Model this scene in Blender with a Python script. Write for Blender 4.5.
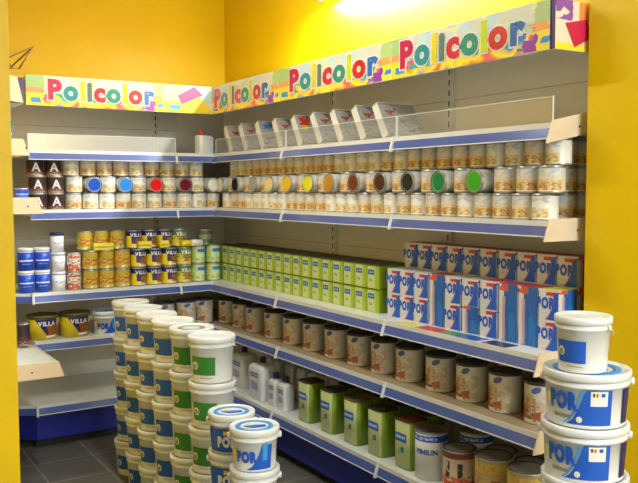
import bpy, bmesh, math, random
from mathutils import Vector, Matrix
random.seed(7)
PI = math.pi
S = bpy.context.scene
COL = S.collection
for o in list(bpy.data.objects):
    bpy.data.objects.remove(o)

# ------------------------------------------------------------------ camera
YAW, PITCH, ROLL = 0.5588, 0.0646, -0.0023
fw = Vector((math.sin(YAW)*math.cos(PITCH), math.cos(YAW)*math.cos(PITCH), -math.sin(PITCH)))
rt = Vector((math.cos(YAW), -math.sin(YAW), 0)); up = rt.cross(fw)
c_, s_ = math.cos(ROLL), math.sin(ROLL)
rt, up = c_*rt+s_*up, -s_*rt+c_*up
cd = bpy.data.cameras.new('camera'); cam = bpy.data.objects.new('camera', cd); COL.objects.link(cam)
M = Matrix((rt, up, -fw)).transposed().to_4x4(); M.translation = Vector((0, 0, 1.55)); cam.matrix_world = M
cd.sensor_width = 36; cd.lens = 36*801.99/638; cd.clip_start = .05
S.camera = cam

# ------------------------------------------------------------------ light and exposure
S.view_settings.view_transform = 'Standard'; S.view_settings.look = 'None'
S.view_settings.gamma = 1; S.view_settings.use_curve_mapping = False
S.view_settings.exposure = -0.27
w = bpy.data.worlds.new('world'); S.world = w; w.use_nodes = True
w.node_tree.nodes['Background'].inputs[0].default_value = (.9, .87, .8, 1)
w.node_tree.nodes['Background'].inputs[1].default_value = .15
LAMPS = [  # x, y, z, rotz, length, power
    (2.60, 3.62, 2.72, PI/2, 1.1, 85, (.95, .98, 1)),
    (1.25, 3.2, 2.93, PI/2, .9, 30, (.86, .95, 1)),
    (2.12, 1.05, 2.93, 0, .45, 9, (.86, .95, 1)),
    (1.45, -1.8, 2.93, 0, 1.5, 290, (.86, .95, 1)),
]

# ------------------------------------------------------------------ helpers
def tag(o, label=None, cat=None, group=None, kind=None):
    if label: o['label'] = label
    if cat: o['category'] = cat
    if group: o['group'] = group
    if kind: o['kind'] = kind
    return o

class MB:
    """collects shapes into one mesh with UVs and material slots"""
    def __init__(s):
        s.bm = bmesh.new(); s.uv = s.bm.loops.layers.uv.new('UVMap'); s.mats = []
    def mi(s, m):
        if m not in s.mats: s.mats.append(m)
        return s.mats.index(m)
    def face(s, vs, m, uvs=None, smooth=False):
        try: f = s.bm.faces.new(vs)
        except ValueError: return None
        f.material_index = s.mi(m); f.smooth = smooth
        if uvs:
            for l, t in zip(f.loops, uvs): l[s.uv].uv = t
        return f
    def box(s, x0, x1, y0, y1, z0, z1, m, mats=None, bev=0):
        """mats: dict of '-x','+x','-y','+y','-z','+z' overrides"""
        mats = mats or {}
        P = [(x, y, z) for z in (z0, z1) for y in (y0, y1) for x in (x0, x1)]
        v = [s.bm.verts.new(p) for p in P]
        q = [(0,0),(1,0),(1,1),(0,1)]
        fs = [s.face([v[0],v[1],v[5],v[4]], mats.get('-y', m), q),
              s.face([v[3],v[2],v[6],v[7]], mats.get('+y', m), q),
              s.face([v[2],v[0],v[4],v[6]], mats.get('-x', m), q),
              s.face([v[1],v[3],v[7],v[5]], mats.get('+x', m), q),
              s.face([v[4],v[5],v[7],v[6]], mats.get('+z', m), q),
              s.face([v[2],v[3],v[1],v[0]], mats.get('-z', m), q)]
        if bev:
            es = {e for f in fs for e in f.edges}
            bmesh.ops.bevel(s.bm, geom=list(es), offset=bev, segments=2, affect='EDGES', profile=.5)
        return s
    def prism(s, pts, axis, a0, a1, m):
        """pts: 2D polygon (ccw) in the other two axes, extruded along axis"""
        def mk(p, a):
            return {'x': (a, p[0], p[1]), 'y': (p[0], a, p[1]), 'z': (p[0], p[1], a)}[axis]
        A = [s.bm.verts.new(mk(p, a0)) for p in pts]; B = [s.bm.verts.new(mk(p, a1)) for p in pts]
        fs = [s.face(A[::-1], m), s.face(B, m)]
        n = len(pts)
        for i in range(n):
            j = (i+1) % n
            fs.append(s.face([A[i], A[j], B[j], B[i]], m, [(i/n,0),((i+1)/n,0),((i+1)/n,1),(i/n,1)]))
        bmesh.ops.recalc_face_normals(s.bm, faces=[f for f in fs if f])
        return s
    def lathe(s, prof, m, n=28, cx=0, cy=0, z0=None, z1=None, smooth=True, cap0=True, cap1=True, sx=1, sy=1, mats=None):
        """prof [(r,z)...]; u=.5 is the front (-Y)"""
        zz0 = prof[0][1] if z0 is None else z0; zz1 = max(p[1] for p in prof) if z1 is None else z1
        R = []
        for r, z in prof:
            R.append([s.bm.verts.new((cx+sx*r*math.cos(PI/2+2*PI*i/n), cy+sy*r*math.sin(PI/2+2*PI*i/n), z)) for i in range(n)])
        dz = (zz1-zz0) or 1
        for k in range(len(R)-1):
            mm = mats[k] if mats else m
            va, vb = (prof[k][1]-zz0)/dz, (prof[k+1][1]-zz0)/dz
            for i in range(n):
                j = (i+1) % n
                s.face([R[k][i], R[k][j], R[k+1][j], R[k+1][i]], mm, [(i/n,va),((i+1)/n,va),((i+1)/n,vb),(i/n,vb)], smooth)
        def cap(ring, rev, mm):
            uv = [(.5+.5*math.cos(PI/2+2*PI*i/n), .5+.5*math.sin(PI/2+2*PI*i/n)) for i in range(n)]
            if rev: s.face(ring[::-1], mm, uv[::-1])
            else: s.face(ring, mm, uv)
        if cap0: cap(R[0], True, m)
        if cap1: cap(R[-1], False, mats[-1] if mats else m)
        return s
    def tube(s, pts, r, m, n=6):
        rings = []
        for k, p in enumerate(pts):
            p = Vector(p); a = Vector(pts[max(k-1, 0)]); b = Vector(pts[min(k+1, len(pts)-1)])
            t = (b-a).normalized(); h = Vector((0,0,1)) if abs(t.z) < .9 else Vector((1,0,0))
            x = t.cross(h).normalized(); y = t.cross(x)
            rings.append([s.bm.verts.new(p + r*(x*math.cos(2*PI*i/n)+y*math.sin(2*PI*i/n))) for i in range(n)])
        for k in range(len(rings)-1):
            for i in range(n):
                j = (i+1) % n
                s.face([rings[k][i], rings[k][j], rings[k+1][j], rings[k+1][i]], m, None, True)
        s.face(rings[0][::-1], m); s.face(rings[-1], m)
        return s
    def patch(s, r0, r1, z0, z1, fa, m, off=.0012, n=14, nz=8):
        """label glued on a cone r0..r1 (z0..z1 of the whole wall); fa(v)->(a0,a1) angles from the front, v 0..1; returns grid"""
        G = []
        for k in range(nz+1):
            v = k/nz; a0, a1, z = fa(v)
            r = r0+(r1-r0)*((z-z0)/(z1-z0))+off
            G.append([s.bm.verts.new((r*math.sin(a0+(a1-a0)*i/n), -r*math.cos(a0+(a1-a0)*i/n), z)) for i in range(n+1)])
        for k in range(nz):
            for i in range(n):
                s.face([G[k][i], G[k][i+1], G[k+1][i+1], G[k+1][i]], m,
                       [(i/n,k/nz),((i+1)/n,k/nz),((i+1)/n,(k+1)/nz),(i/n,(k+1)/nz)], True)
        return s
    def text(s, string, size, mats, x, z, y=0, off=.0, extr=.0006, xs=1, wrap=None, gap=1.0, center=False, yoff=None):
        """letters upright in the XZ plane facing -Y; wrap=(r0,r1,z0,z1,a) bends them round a cone, a = angle of x=0"""
        cur = x; start = len(s.bm.verts); shapes = []
        for ch in string:
            vs, fs, adv = glyph(ch, size, off, extr)
            shapes.append((vs, fs, cur)); cur += adv*xs*gap
        dx = -(cur-x)/2 if center else 0
        for k, (vs, fs, cx) in enumerate(shapes):
            mm = mats[k % len(mats)]
            nv = []
            for (a, b, c) in vs:
                X, Z, D = cx+dx+a*xs, z+b, c
                if wrap:
                    r0, r1, zz0, zz1, ang = wrap
                    r = r0+(r1-r0)*((Z-zz0)/(zz1-zz0))+(yoff or .0016)+D
                    t = ang+X/r
                    nv.append(s.bm.verts.new((r*math.sin(t), -r*math.cos(t), Z)))
                else:
                    nv.append(s.bm.verts.new((X, y-D, Z)))
            for f in fs:
                s.face([nv[i] for i in f], mm)
        return s
    def mesh(s, name):
        me = bpy.data.meshes.new(name); s.bm.normal_update(); s.bm.to_mesh(me); s.bm.free()
        for m in s.mats: me.materials.append(m)
        return me
    def obj(s, name, parent=None):
        o = bpy.data.objects.new(name, s.mesh(name)); COL.objects.link(o); o.parent = parent
        return o

_gl = {}
def glyph(ch, size, off, extr):
    key = (ch, size, off, extr)
    if key in _gl: return _gl[key]
    cu = bpy.data.curves.new('g', 'FONT'); cu.body = ch; cu.size = size; cu.offset = off; cu.extrude = extr
    cu.resolution_u = 3
    o = bpy.data.objects.new('g', cu); COL.objects.link(o)
    dg = bpy.context.evaluated_depsgraph_get(); dg.update()
    me = bpy.data.meshes.new_from_object(o.evaluated_get(dg))
    bm = bmesh.new(); bm.from_mesh(me)
    if bm.verts and size < .2:
        xs = [v.co.x for v in bm.verts]; x0, x1 = min(xs), max(xs); n = 4
        for i in range(1, n):
            bmesh.ops.bisect_plane(bm, geom=bm.verts[:]+bm.edges[:]+bm.faces[:], plane_co=(x0+(x1-x0)*i/n, 0, 0), plane_no=(1, 0, 0))
    bm.verts.index_update()
    vs = [(v.co.x, v.co.y, v.co.z) for v in bm.verts]
    fs = [[v.index for v in f.verts] for f in bm.faces]
    adv = (max([v[0] for v in vs]) if vs else size*.3) + size*.07
    bm.free(); bpy.data.objects.remove(o); bpy.data.curves.remove(cu); bpy.data.meshes.remove(me)
    _gl[key] = (vs, fs, adv)
    return _gl[key]

# ------------------------------------------------------------------ materials
_m = {}
def mat(name, col, rough=.5, metal=0, spec=.5, emit=0):
    if name in _m: return _m[name]
    m = bpy.data.materials.new(name); m.use_nodes = True
    b = m.node_tree.nodes['Principled BSDF']
    b.inputs['Base Color'].default_value = (*col, 1); b.inputs['Roughness'].default_value = rough
    b.inputs['Metallic'].default_value = metal; b.inputs['Specular IOR Level'].default_value = spec
    if emit:
        b.inputs['Emission Color'].default_value = (*col, 1); b.inputs['Emission Strength'].default_value = emit
    # faint uneven wear so that nothing is a perfectly flat colour
    nt = m.node_tree; n = nt.nodes.new('ShaderNodeTexNoise'); n.inputs['Scale'].default_value = 14
    tc = nt.nodes.new('ShaderNodeTexCoord'); nt.links.new(tc.outputs['Object'], n.inputs['Vector'])
    hs = nt.nodes.new('ShaderNodeMixRGB'); hs.blend_type = 'MULTIPLY'; hs.inputs[0].default_value = .14
    hs.inputs[1].default_value = (*col, 1); nt.links.new(n.outputs['Fac'], hs.inputs[2])
    nt.links.new(hs.outputs[0], b.inputs['Base Color'])
    _m[name] = m; return m

def layered(name, base, layers, rough=.35, wob=0.0, wscale=6):
    """UV-space printed artwork. layer: (colour|'rainbow', u0,u1,v0,v1, noise_scale, threshold[, seed])"""
    if name in _m: return _m[name]
    m = bpy.data.materials.new(name); m.use_nodes = True; nt = m.node_tree; N = nt.nodes; L = nt.links
    b = N['Principled BSDF']; b.inputs['Roughness'].default_value = rough
    uv = N.new('ShaderNodeUVMap'); uv.uv_map = 'UVMap'
    vec = uv.outputs[0]
    oi = N.new('ShaderNodeObjectInfo')
    if wob:
        n = N.new('ShaderNodeTexNoise'); n.inputs['Scale'].default_value = wscale; L.new(vec, n.inputs['Vector'])
        a = N.new('ShaderNodeVectorMath'); a.operation = 'SUBTRACT'; L.new(n.outputs['Color'], a.inputs[0]); a.inputs[1].default_value = (.5, .5, .5)
        c = N.new('ShaderNodeVectorMath'); c.operation = 'SCALE'; L.new(a.outputs[0], c.inputs[0]); c.inputs[3].default_value = wob
        d = N.new('ShaderNodeVectorMath'); d.operation = 'ADD'; L.new(vec, d.inputs[0]); L.new(c.outputs[0], d.inputs[1]); vec = d.outputs[0]
    sp = N.new('ShaderNodeSeparateXYZ'); L.new(vec, sp.inputs[0])
    def mth(op, a, bb):
        n = N.new('ShaderNodeMath'); n.operation = op
        for i, t in enumerate((a, bb)):
            if isinstance(t, (int, float)): n.inputs[i].default_value = t
            else: L.new(t, n.inputs[i])
        return n.outputs[0]
    cur = None
    for k, ly in enumerate(layers):
        col, u0, u1, v0, v1, sc, th = ly[:7]
        f = mth('MULTIPLY', mth('GREATER_THAN', sp.outputs[0], u0), mth('LESS_THAN', sp.outputs[0], u1))
        f = mth('MULTIPLY', f, mth('MULTIPLY', mth('GREATER_THAN', sp.outputs[1], v0), mth('LESS_THAN', sp.outputs[1], v1)))
        asp = ly[7] if len(ly) > 7 else 1.0
        if sc:
            mp = N.new('ShaderNodeMapping'); L.new(uv.outputs[0], mp.inputs[0]); mp.inputs['Scale'].default_value = (asp, 1, 1)
            mp.inputs['Location'].default_value = (k*3.7, k*1.3, 0)
            n = N.new('ShaderNodeTexNoise'); n.inputs['Scale'].default_value = sc; n.inputs['Detail'].default_value = 1.5
            L.new(mp.outputs[0], n.inputs['Vector'])
            if col != 'rainbow': f = mth('MULTIPLY', f, mth('GREATER_THAN', n.outputs['Fac'], th))
        mx = N.new('ShaderNodeMixRGB'); L.new(f, mx.inputs[0])
        if cur is None: mx.inputs[1].default_value = (*base, 1)
        else: L.new(cur, mx.inputs[1])
        if col == 'rainbow':
            cr = N.new('ShaderNodeValToRGB'); e = cr.color_ramp; e.interpolation = 'LINEAR'
            stops = [(.30, (.02,.42,.30)), (.38, (.03,.35,.75)), (.44, (.95,.60,.02)), (.50, (.98,.85,.05)), (.56, (.90,.25,.02)), (.62, (.75,.03,.30)), (.70, (.10,.55,.15))]
            e.elements[0].position = stops[0][0]; e.elements[0].color = (*stops[0][1], 1)
            e.elements[1].position = stops[-1][0]; e.elements[1].color = (*stops[-1][1], 1)
            for p, c in stops[1:-1]:
                x = e.elements.new(p); x.color = (*c, 1)
            L.new(n.outputs['Fac'], cr.inputs[0]); L.new(cr.outputs[0], mx.inputs[2])
        else: mx.inputs[2].default_value = (*col, 1)
        cur = mx.outputs[0]
    L.new(cur, b.inputs['Base Color'])
    _m[name] = m; return m

def painted(name, col, var=.12, scale=2.2, rough=.6, bump=.05):
    m = bpy.data.materials.new(name); m.use_nodes = True; nt = m.node_tree; b = nt.nodes['Principled BSDF']
    b.inputs['Roughness'].default_value = rough; b.inputs['Specular IOR Level'].default_value = .3
    tc = nt.nodes.new('ShaderNodeTexCoord'); n = nt.nodes.new('ShaderNodeTexNoise'); n.inputs['Scale'].default_value = scale; n.inputs['Detail'].default_value = 4
    nt.links.new(tc.outputs['Object'], n.inputs['Vector'])
    mx = nt.nodes.new('ShaderNodeMixRGB'); mx.inputs[1].default_value = (*[c*(1-var) for c in col], 1); mx.inputs[2].default_value = (*[min(1, c*(1+var)) for c in col], 1)
    nt.links.new(n.outputs['Fac'], mx.inputs[0]); nt.links.new(mx.outputs[0], b.inputs['Base Color'])
    n2 = nt.nodes.new('ShaderNodeTexNoise'); n2.inputs['Scale'].default_value = 120; nt.links.new(tc.outputs['Object'], n2.inputs['Vector'])
    bp = nt.nodes.new('ShaderNodeBump'); bp.inputs['Strength'].default_value = bump; nt.links.new(n2.outputs['Fac'], bp.inputs['Height']); nt.links.new(bp.outputs[0], b.inputs['Normal'])
    return m

YEL = painted('yellow_wall_paint', (.80, .535, .002), rough=.40)
CEI = painted('white_ceiling_paint', (.72, .70, .64))
WHT = mat('white_metal', (.78, .78, .76), .35)
SHW = mat('shelf_enamel', (.80, .81, .78), .3)
PNL = painted('grey_panel_enamel', (.76, .73, .66), .05, 1.5, .5, .0)
SAL = mat('cream_end_plate', (.80, .64, .47), .5)
BLU = mat('blue_price_rail', (.080, .125, .40), .17)
SEAM = mat('panel_seam', (.42, .40, .34), .6)
TAN = mat('tan_shelf_surface', (.42, .32, .19), .5)  # tan board colour for the fourth shelf of the right wall
NAV = mat('navy_plinth', (.012, .022, .30), .4)
DRK = mat('dark_slot', (.03, .028, .025), .7)
PLW = mat('white_plastic', (.80, .82, .84), .35)
LIDD = mat('dark_brown_lid', (.035, .028, .022), .45)
LIDM = mat('tin_metal', (.42, .40, .36), .35, .7)
PBL = mat('print_blue', (.012, .11, .60), .4)
PSK = mat('print_sky_blue', (.05, .32, .80), .4)
PGR = mat('print_green', (.035, .23, .03), .4)
PNV = mat('print_navy', (.012, .015, .12), .4)
PWH = mat('print_white', (.85, .85, .82), .4)
PYE = mat('print_yellow', (.85, .68, .02), .4)
PRD = mat('print_red', (.62, .03, .02), .4)
PBR = mat('print_brown', (.32, .09, .015), .4)
PGD = mat('print_gold', (.60, .38, .10), .4)
WIRE = mat('steel_wire', (.5, .5, .48), .3, .8)

floor_m = bpy.data.materials.new('dark_floor_tiles'); floor_m.use_nodes = True
nt = floor_m.node_tree; b = nt.nodes['Principled BSDF']; b.inputs['Roughness'].default_value = .35
tc = nt.nodes.new('ShaderNodeTexCoord'); br = nt.nodes.new('ShaderNodeTexBrick'); br.offset = 0
br.inputs['Scale'].default_value = 1; br.inputs['Brick Width'].default_value = .33; br.inputs['Row Height'].default_value = .33
br.inputs['Mortar Size'].default_value = .006; br.inputs['Color1'].default_value = (.135, .135, .120, 1); br.inputs['Color2'].default_value = (.175, .168, .145, 1)
br.inputs['Mortar'].default_value = (.36, .34, .28, 1)
n = nt.nodes.new('ShaderNodeTexNoise'); n.inputs['Scale'].default_value = 9; nt.links.new(tc.outputs['Object'], n.inputs['Vector'])
mx = nt.nodes.new('ShaderNodeMixRGB'); mx.blend_type = 'MULTIPLY'; mx.inputs[0].default_value = .5
nt.links.new(tc.outputs['Object'], br.inputs['Vector']); nt.links.new(br.outputs['Color'], mx.inputs[1]); nt.links.new(n.outputs['Fac'], mx.inputs[2]); nt.links.new(mx.outputs[0], b.inputs['Base Color'])

glass = bpy.data.materials.new('clear_plexiglass'); glass.use_nodes = True
nt = glass.node_tree; N = nt.nodes; out = N['Material Output']; N.remove(N['Principled BSDF'])
tr = N.new('ShaderNodeBsdfTransparent'); gl = N.new('ShaderNodeBsdfGlossy'); gl.inputs['Roughness'].default_value = .18
df = N.new('ShaderNodeBsdfDiffuse'); df.inputs['Color'].default_value = (.7, .7, .68, 1)
m1 = N.new('ShaderNodeMixShader'); m1.inputs[0].default_value = .55; nt.links.new(gl.outputs[0], m1.inputs[1]); nt.links.new(df.outputs[0], m1.inputs[2])
m2 = N.new('ShaderNodeMixShader'); m2.inputs[0].default_value = .12; nt.links.new(tr.outputs[0], m2.inputs[1]); nt.links.new(m1.outputs[0], m2.inputs[2])
nt.links.new(m2.outputs[0], out.inputs['Surface'])

# ------------------------------------------------------------------ room
XW, YW, ZC = 2.69, 5.66, 3.0
def struct(name, x0, x1, y0, y1, z0, z1, m):
    o = MB().box(x0, x1, y0, y1, z0, z1, m).obj(name); tag(o, kind='structure'); return o
struct('floor', -2.6, XW+.1, -2.6, YW+.1, -.1, 0, floor_m)
struct('ceiling', -2.6, XW+.1, -2.6, YW+.1, ZC, ZC+.1, CEI)
struct('wall_back', .35, XW+.1, YW, YW+.1, 0, ZC, YEL)
struct('wall_right', XW, XW+.1, 1.985, YW, 0, ZC, YEL)
struct('wall_right_front', 2.40, XW+.1, -2.5, 1.985, 0, ZC, YEL)
struct('wall_left', .35, .45, 3.1, YW, 0, ZC, YEL)
struct('wall_left_front', -2.5, .582, 2.95, 3.1, 0, ZC, YEL)
struct('wall_left_side', -2.6, -2.5, -2.5, 3.1, 0, ZC, CEI)
struct('wall_front', -2.6, XW+.1, -2.6, -2.5, 0, ZC, CEI)

TUBE = mat('lamp_tube_glow', (1, .97, .92), .4, 0, .5, 14)
for i, (x, y, z, rz, ln, pw, colr) in enumerate(LAMPS):
    e = bpy.data.objects.new('ceiling_lamp', None); COL.objects.link(e); e.location = (x, y, z); e.rotation_euler.z = rz
    tag(e, ['fluorescent batten lamp above the right shelving, closest to the glowing wall', 'fluorescent batten lamp on the ceiling in front of the back shelving',
            'fluorescent batten lamp on the ceiling beside the right pillar', 'fluorescent batten lamp on the ceiling behind the viewer'][i], 'lamp')
    MB().box(-ln/2, ln/2, -.05, .05, .0, ZC-z, WHT, bev=0).obj('housing', e)
    MB().tube([(-ln/2+.03, 0, -.025), (ln/2-.03, 0, -.025)], .014, TUBE, 10).obj('tube', e)
    ld = bpy.data.lights.new('lamp_light', 'AREA'); ld.shape = 'RECTANGLE'; ld.size = ln; ld.size_y = .06; ld.energy = pw; ld.color = colr
    lo = bpy.data.objects.new('lamp_light', ld); COL.objects.link(lo); lo.parent = e; lo.location = (0, 0, -.045)
    if i == 0: ld.spread = PI

# ------------------------------------------------------------------ shelving
SZ = dict(s1=1.7732, s2=1.4159, s3=.9227, s4=.6316, s5=.2564)
OFF = dict(s1=-.006, s2=0, s3=.040, s4=.037, s5=.077)
YB, XR = 4.9494, 2.2688
SF = .014      # shelf surface above the top of its blue rail
glass_glare = glass.copy(); glass_glare.name = 'plexiglass_painted_glare'  # same plexiglass, lamp reflections put into it as extra whiteness
for n_ in glass_glare.node_tree.nodes:
    if n_.type == 'MIX_SHADER' and abs(n_.inputs[0].default_value-.12) < .001: n_.inputs[0].default_value = .55
def shelf_bay(loc, rz, L, depth, label, levels=('s1','s2','s3','s4','s5'), zs=None, pext=None, trim=(0, 0), ext=None, plate=None, guard=True, joint=(True, False), ztop=2.195, up_at=(0,), base=True, panel=True):
    zs = zs or SZ
    e = bpy.data.objects.new('shelving_unit', None); COL.objects.link(e); e.location = loc; e.rotation_euler.z = rz
    tag(e, label, 'shelving', 'blue and white gondola shelving')
    xe = ext if ext is not None else 0   # board runs further into the corner
    if panel:
        p = MB().box(xe, pext or L, depth, depth+.02, 0.02, ztop, PNL)
        for z in (.45, .84, 1.22, 1.60, 1.98): p.box(xe+.002, L-.002, depth-.001, depth, z, z+.003, SEAM)
        p.obj('back_panel', e)
    for ux in up_at:
        u = MB().box(ux-.018, ux+.018, depth-.026, depth, .02, ztop, PNL)
        for k in range(40):
            z = .15+k*.05
            if z < ztop-.05: u.box(ux-.004, ux+.004, depth-.0272, depth-.026, z, z+.028, DRK)
        u.obj('upright', e)
    for lv in levels:
        z = zs[lv]; yf = -OFF[lv]
        isb = lv == 's5'
        xl, xr = trim[0]*OFF[lv], L-trim[1]*OFF[lv]
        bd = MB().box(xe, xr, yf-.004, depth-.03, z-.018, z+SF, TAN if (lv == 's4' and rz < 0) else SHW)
        bd.box(xl, xr, yf-.010, yf-.004, z-.004, z+SF+.004, WHT)
        s = bd.obj('base_shelf' if isb else 'shelf', e)
        # sloping price rail, foot stands proud
        MB().prism([(yf-.006, z-.002), (yf-.010, z-.002), (yf-.022, z-.038), (yf-.006, z-.038)], 'x', xl, xr, BLU).obj('price_rail', s)
        MB().prism([(yf-.004, z-.038), (yf-.024, z-.038), (yf-.025, z-.042), (yf-.004, z-.042)], 'x', xl, xr, WHT).obj('rail_lip', s)
        for jx, on in ((xl, joint[0]), (xr-.012, joint[1])):
            if on:
                MB().prism([(yf-.004, z+.020), (yf-.014, z+.020), (yf-.034, z-.050), (yf-.004, z-.050)], 'x', jx, jx+.012, WHT).obj('rail_joint', s)
        if plate is not None:
            xa = plate; rise = .07 if (lv == 's1' and plate > 0.5) else 0
            d2 = depth-.03
            a, bb = (xa, xa+.006) if plate > .3 else (xa-.006, xa)
            q = [(yf-.036, z-.058), (d2, z-.058+rise), (d2, z+.026+rise), (yf-.006, z+.026)]
            pl = MB().prism(q, 'x', a, bb, SAL)
            hx = bb if plate > .3 else a-.001
            pl.prism([(d2*.42+.005*math.cos(t*PI/4), z-.02+rise*.4+.005*math.sin(t*PI/4)) for t in range(8)], 'x', hx, hx+.001, DRK)
            pl.obj('end_plate', s)
        if isb and base:
            MB().box(xl-(.02 if trim[0] else 0), xr+(.02 if trim[1] else 0), yf+.02, yf+.035, .055, z-.018, NAV).obj('plinth', e)
            MB().box(xl, xr, yf+.075, yf+.09, 0, z-.018, DRK).obj('toe_recess', e)
        if lv == 's1' and guard:
            g = MB().box(0, L, yf+.004, yf+.007, z+SF, z+.112, glass if rz < 0 else glass_glare)
            for gx in (.004, L-.004): g.box(gx-.002, gx+.002, yf+.0035, yf+.0075, z+SF, z+.112, PWH)
            gg = g.obj('clear_guard', s)
            MB().box(0, L, yf+.003, yf+.008, z+.112, z+.1145, PWH).obj('guard_edge', gg)
    return e

shelf_bay((1.07, YB, 0), 0, .932, .631, 'wide bay of the blue-railed shelving on the back wall, under the leftmost sign', joint=(False, True), up_at=(.02,))
shelf_bay((2.0024, YB, 0), 0, .266, .631, 'narrow corner bay of the back wall shelving under the picture panel', up_at=(.085,), guard=False, joint=(False, True), trim=(0, 1))
R9 = -PI/2
shelf_bay((XR, YB, 0), R9, YB-3.999, .371, 'right wall shelving bay running into the corner', ext=-.628, up_at=(.925,), joint=(False, True), trim=(1, 0))
MB().box(-.65, -.63, 0, .371, .02, 2.195, PNL).obj('back_panel', [o for o in COL.objects if o.name.startswith('shelving_unit')][-1])
shelf_bay((XR, 3.999, 0), R9, 1.032, .371, 'middle bay of the right wall shelving', up_at=(1.01,), joint=(False, True))
shelf_bay((XR, 2.967, 0), R9, .931, .371, 'right wall shelving bay nearest the right pillar, with cream end plates', up_at=(.91,), joint=(False, False), plate=.931)
# left unit with shelves facing right
LZ = dict(s1=1.785, s2=1.487, s4=.625)
sv = dict(OFF); OFF.update(s1=-.15, s2=-.09, s4=0)
shelf_bay((1.045, 4.28, 0), PI/2, .60, .34, 'left shelving unit with cream end plates, beside the left pillar', levels=('s1','s2','s4'), zs=LZ, plate=0, guard=False, joint=(False, False), up_at=(.3,), ztop=2.05, base=False)
OFF.update(sv)
# short return of the back shelving on the left
e = bpy.data.objects.new('shelving_unit', None); COL.objects.link(e); e.location = (1.07, YB, 0)
tag(e, 'short angled end piece of the back shelving beside the left unit', 'shelving', 'blue and white gondola shelving')
for lv in ('s3', 's5'):
    z = SZ[lv]; yf = -OFF[lv]; A = (0, yf-.004); B = (-.20, yf+.11)
    b_ = MB().prism([A, (0, .6), (-.20, .6), B], 'z', z-.018, z+SF, SHW).obj('shelf', e)
    MB().prism([(A[0], A[1]-.016), A, B, (B[0], B[1]-.016)], 'z', z-.042, z-.002, BLU).obj('price_rail', b_)
    MB().prism([(A[0]-.012, A[1]-.026), (A[0], A[1]-.026), (A[0], A[1]), (A[0]-.012, A[1])], 'z', z-.048, z+.018, WHT).obj('rail_joint', b_)
MB().prism([(0, -.077+.02), (0, -.077+.035), (-.2, .145), (-.2, .13)], 'z', .055, SZ['s5']-.018, NAV).obj('plinth', e)
MB().box(-.22, 0, .631, .651, .02, 2.195, PNL).obj('back_panel', e)

# ------------------------------------------------------------------ header signs
HB, HT = 2.0502, 2.2281
art_lay = [((.80,.88,.62), 0, 1, .62, 1, 3, .52, 4), ((.70,.85,.90), 0, 1, .5, 1, 4, .60, 3),
           ('rainbow', 0, 1, 0, .27, 3.2, 0, 4), ('rainbow', .02, 1, .20, .42, 2.6, 0, 6)]
pale = (.86, .86, .78)
A1 = layered('sign_artwork', (.68, .70, .62), [
    ((.55,.74,.80), 0,1,.45,1, 2.0,.53,4), ((.78,.82,.45), 0,1,.45,1, 2.6,.57,4), ((.45,.70,.50), .12,.92,.25,.62, 2.4,.50,4),
    ('rainbow', .10,.92,0,.38, 1.5,0,5), ((.04,.42,.36), .14,.34,.16,.42, 2.4,.44,4), ((.04,.42,.55), .45,.72,.18,.40, 2.4,.48,4),
    ((.38,.60,.24), 0,.12,.55,1, 0,0), ((.80,.36,.15), 0,.12,.38,.60, 0,0), ((.90,.72,.03), 0,.12,0,.42, 0,0), ((.03,.28,.75), .035,.10,.10,.26, 0,0),
    ((.45,.62,.25), .925,1,.55,1, 0,0), ((.85,.38,.10), .90,1,.40,.58, 0,0), ((.90,.74,.04), .91,1,0,.42, 0,0), ((.30,.04,.42), .86,.93,.0,.50, 4,.40,2), ((.04,.20,.60), .83,.88,.05,.40, 4,.45,2), ((.03,.28,.75), .95,1,.15,.28,0,0),
    ], .4, .07, 5)
A2 = layered('picture_artwork', (.55, .75, .80), [
    ((.62,.78,.40), 0,.42,.5,1, 0,0), ((.90,.55,.35), 0,.42,.38,.58, 0,0), ((.90,.66,.75), .42,1,.0,1, 3,.52), ((.95,.78,.06), 0,.42,0,.38, 0,0), ((.95,.78,.06), .42,1,0,.10, 0,0), ((.05,.35,.80), .12,.35,.12,.28, 0,0),
    ((.88,.86,.80), .55,.8,.6,1, 3,.5)], .3, .05, 7)
A3 = layered('end_artwork', (.80, .74, .62), [
    ((.95,.75,.05), 0,1,0,.14,0,0), ((.85,.30,.08), .35,.8,.45,1, 4,.40), ((.95,.70,.05), .55,.9,.5,1, 3,.5), ((.05,.35,.10), .85,1,.3,1, 0,0), ((.30,.10,.45), 0,.25,.6,1, 5,.45)], .3, .06, 7)
PUR = mat('sign_purple_edge', (.06, .03, .17), .4)
lc = [mat('letter_crimson', (.60,.012,.10), .35), mat('letter_teal', (.02,.30,.36), .35), mat('letter_yellow_green', (.82,.70,.02), .35), mat('letter_olive', (.12,.22,.16), .35),
      mat('letter_red', (.68,.02,.05), .35), mat('letter_teal_green', (.02,.30,.22), .35), mat('letter_lime', (.62,.72,.02), .35), mat('letter_scarlet', (.66,.02,.02), .35), mat('letter_blue', (.03,.16,.52), .35)]
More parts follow.
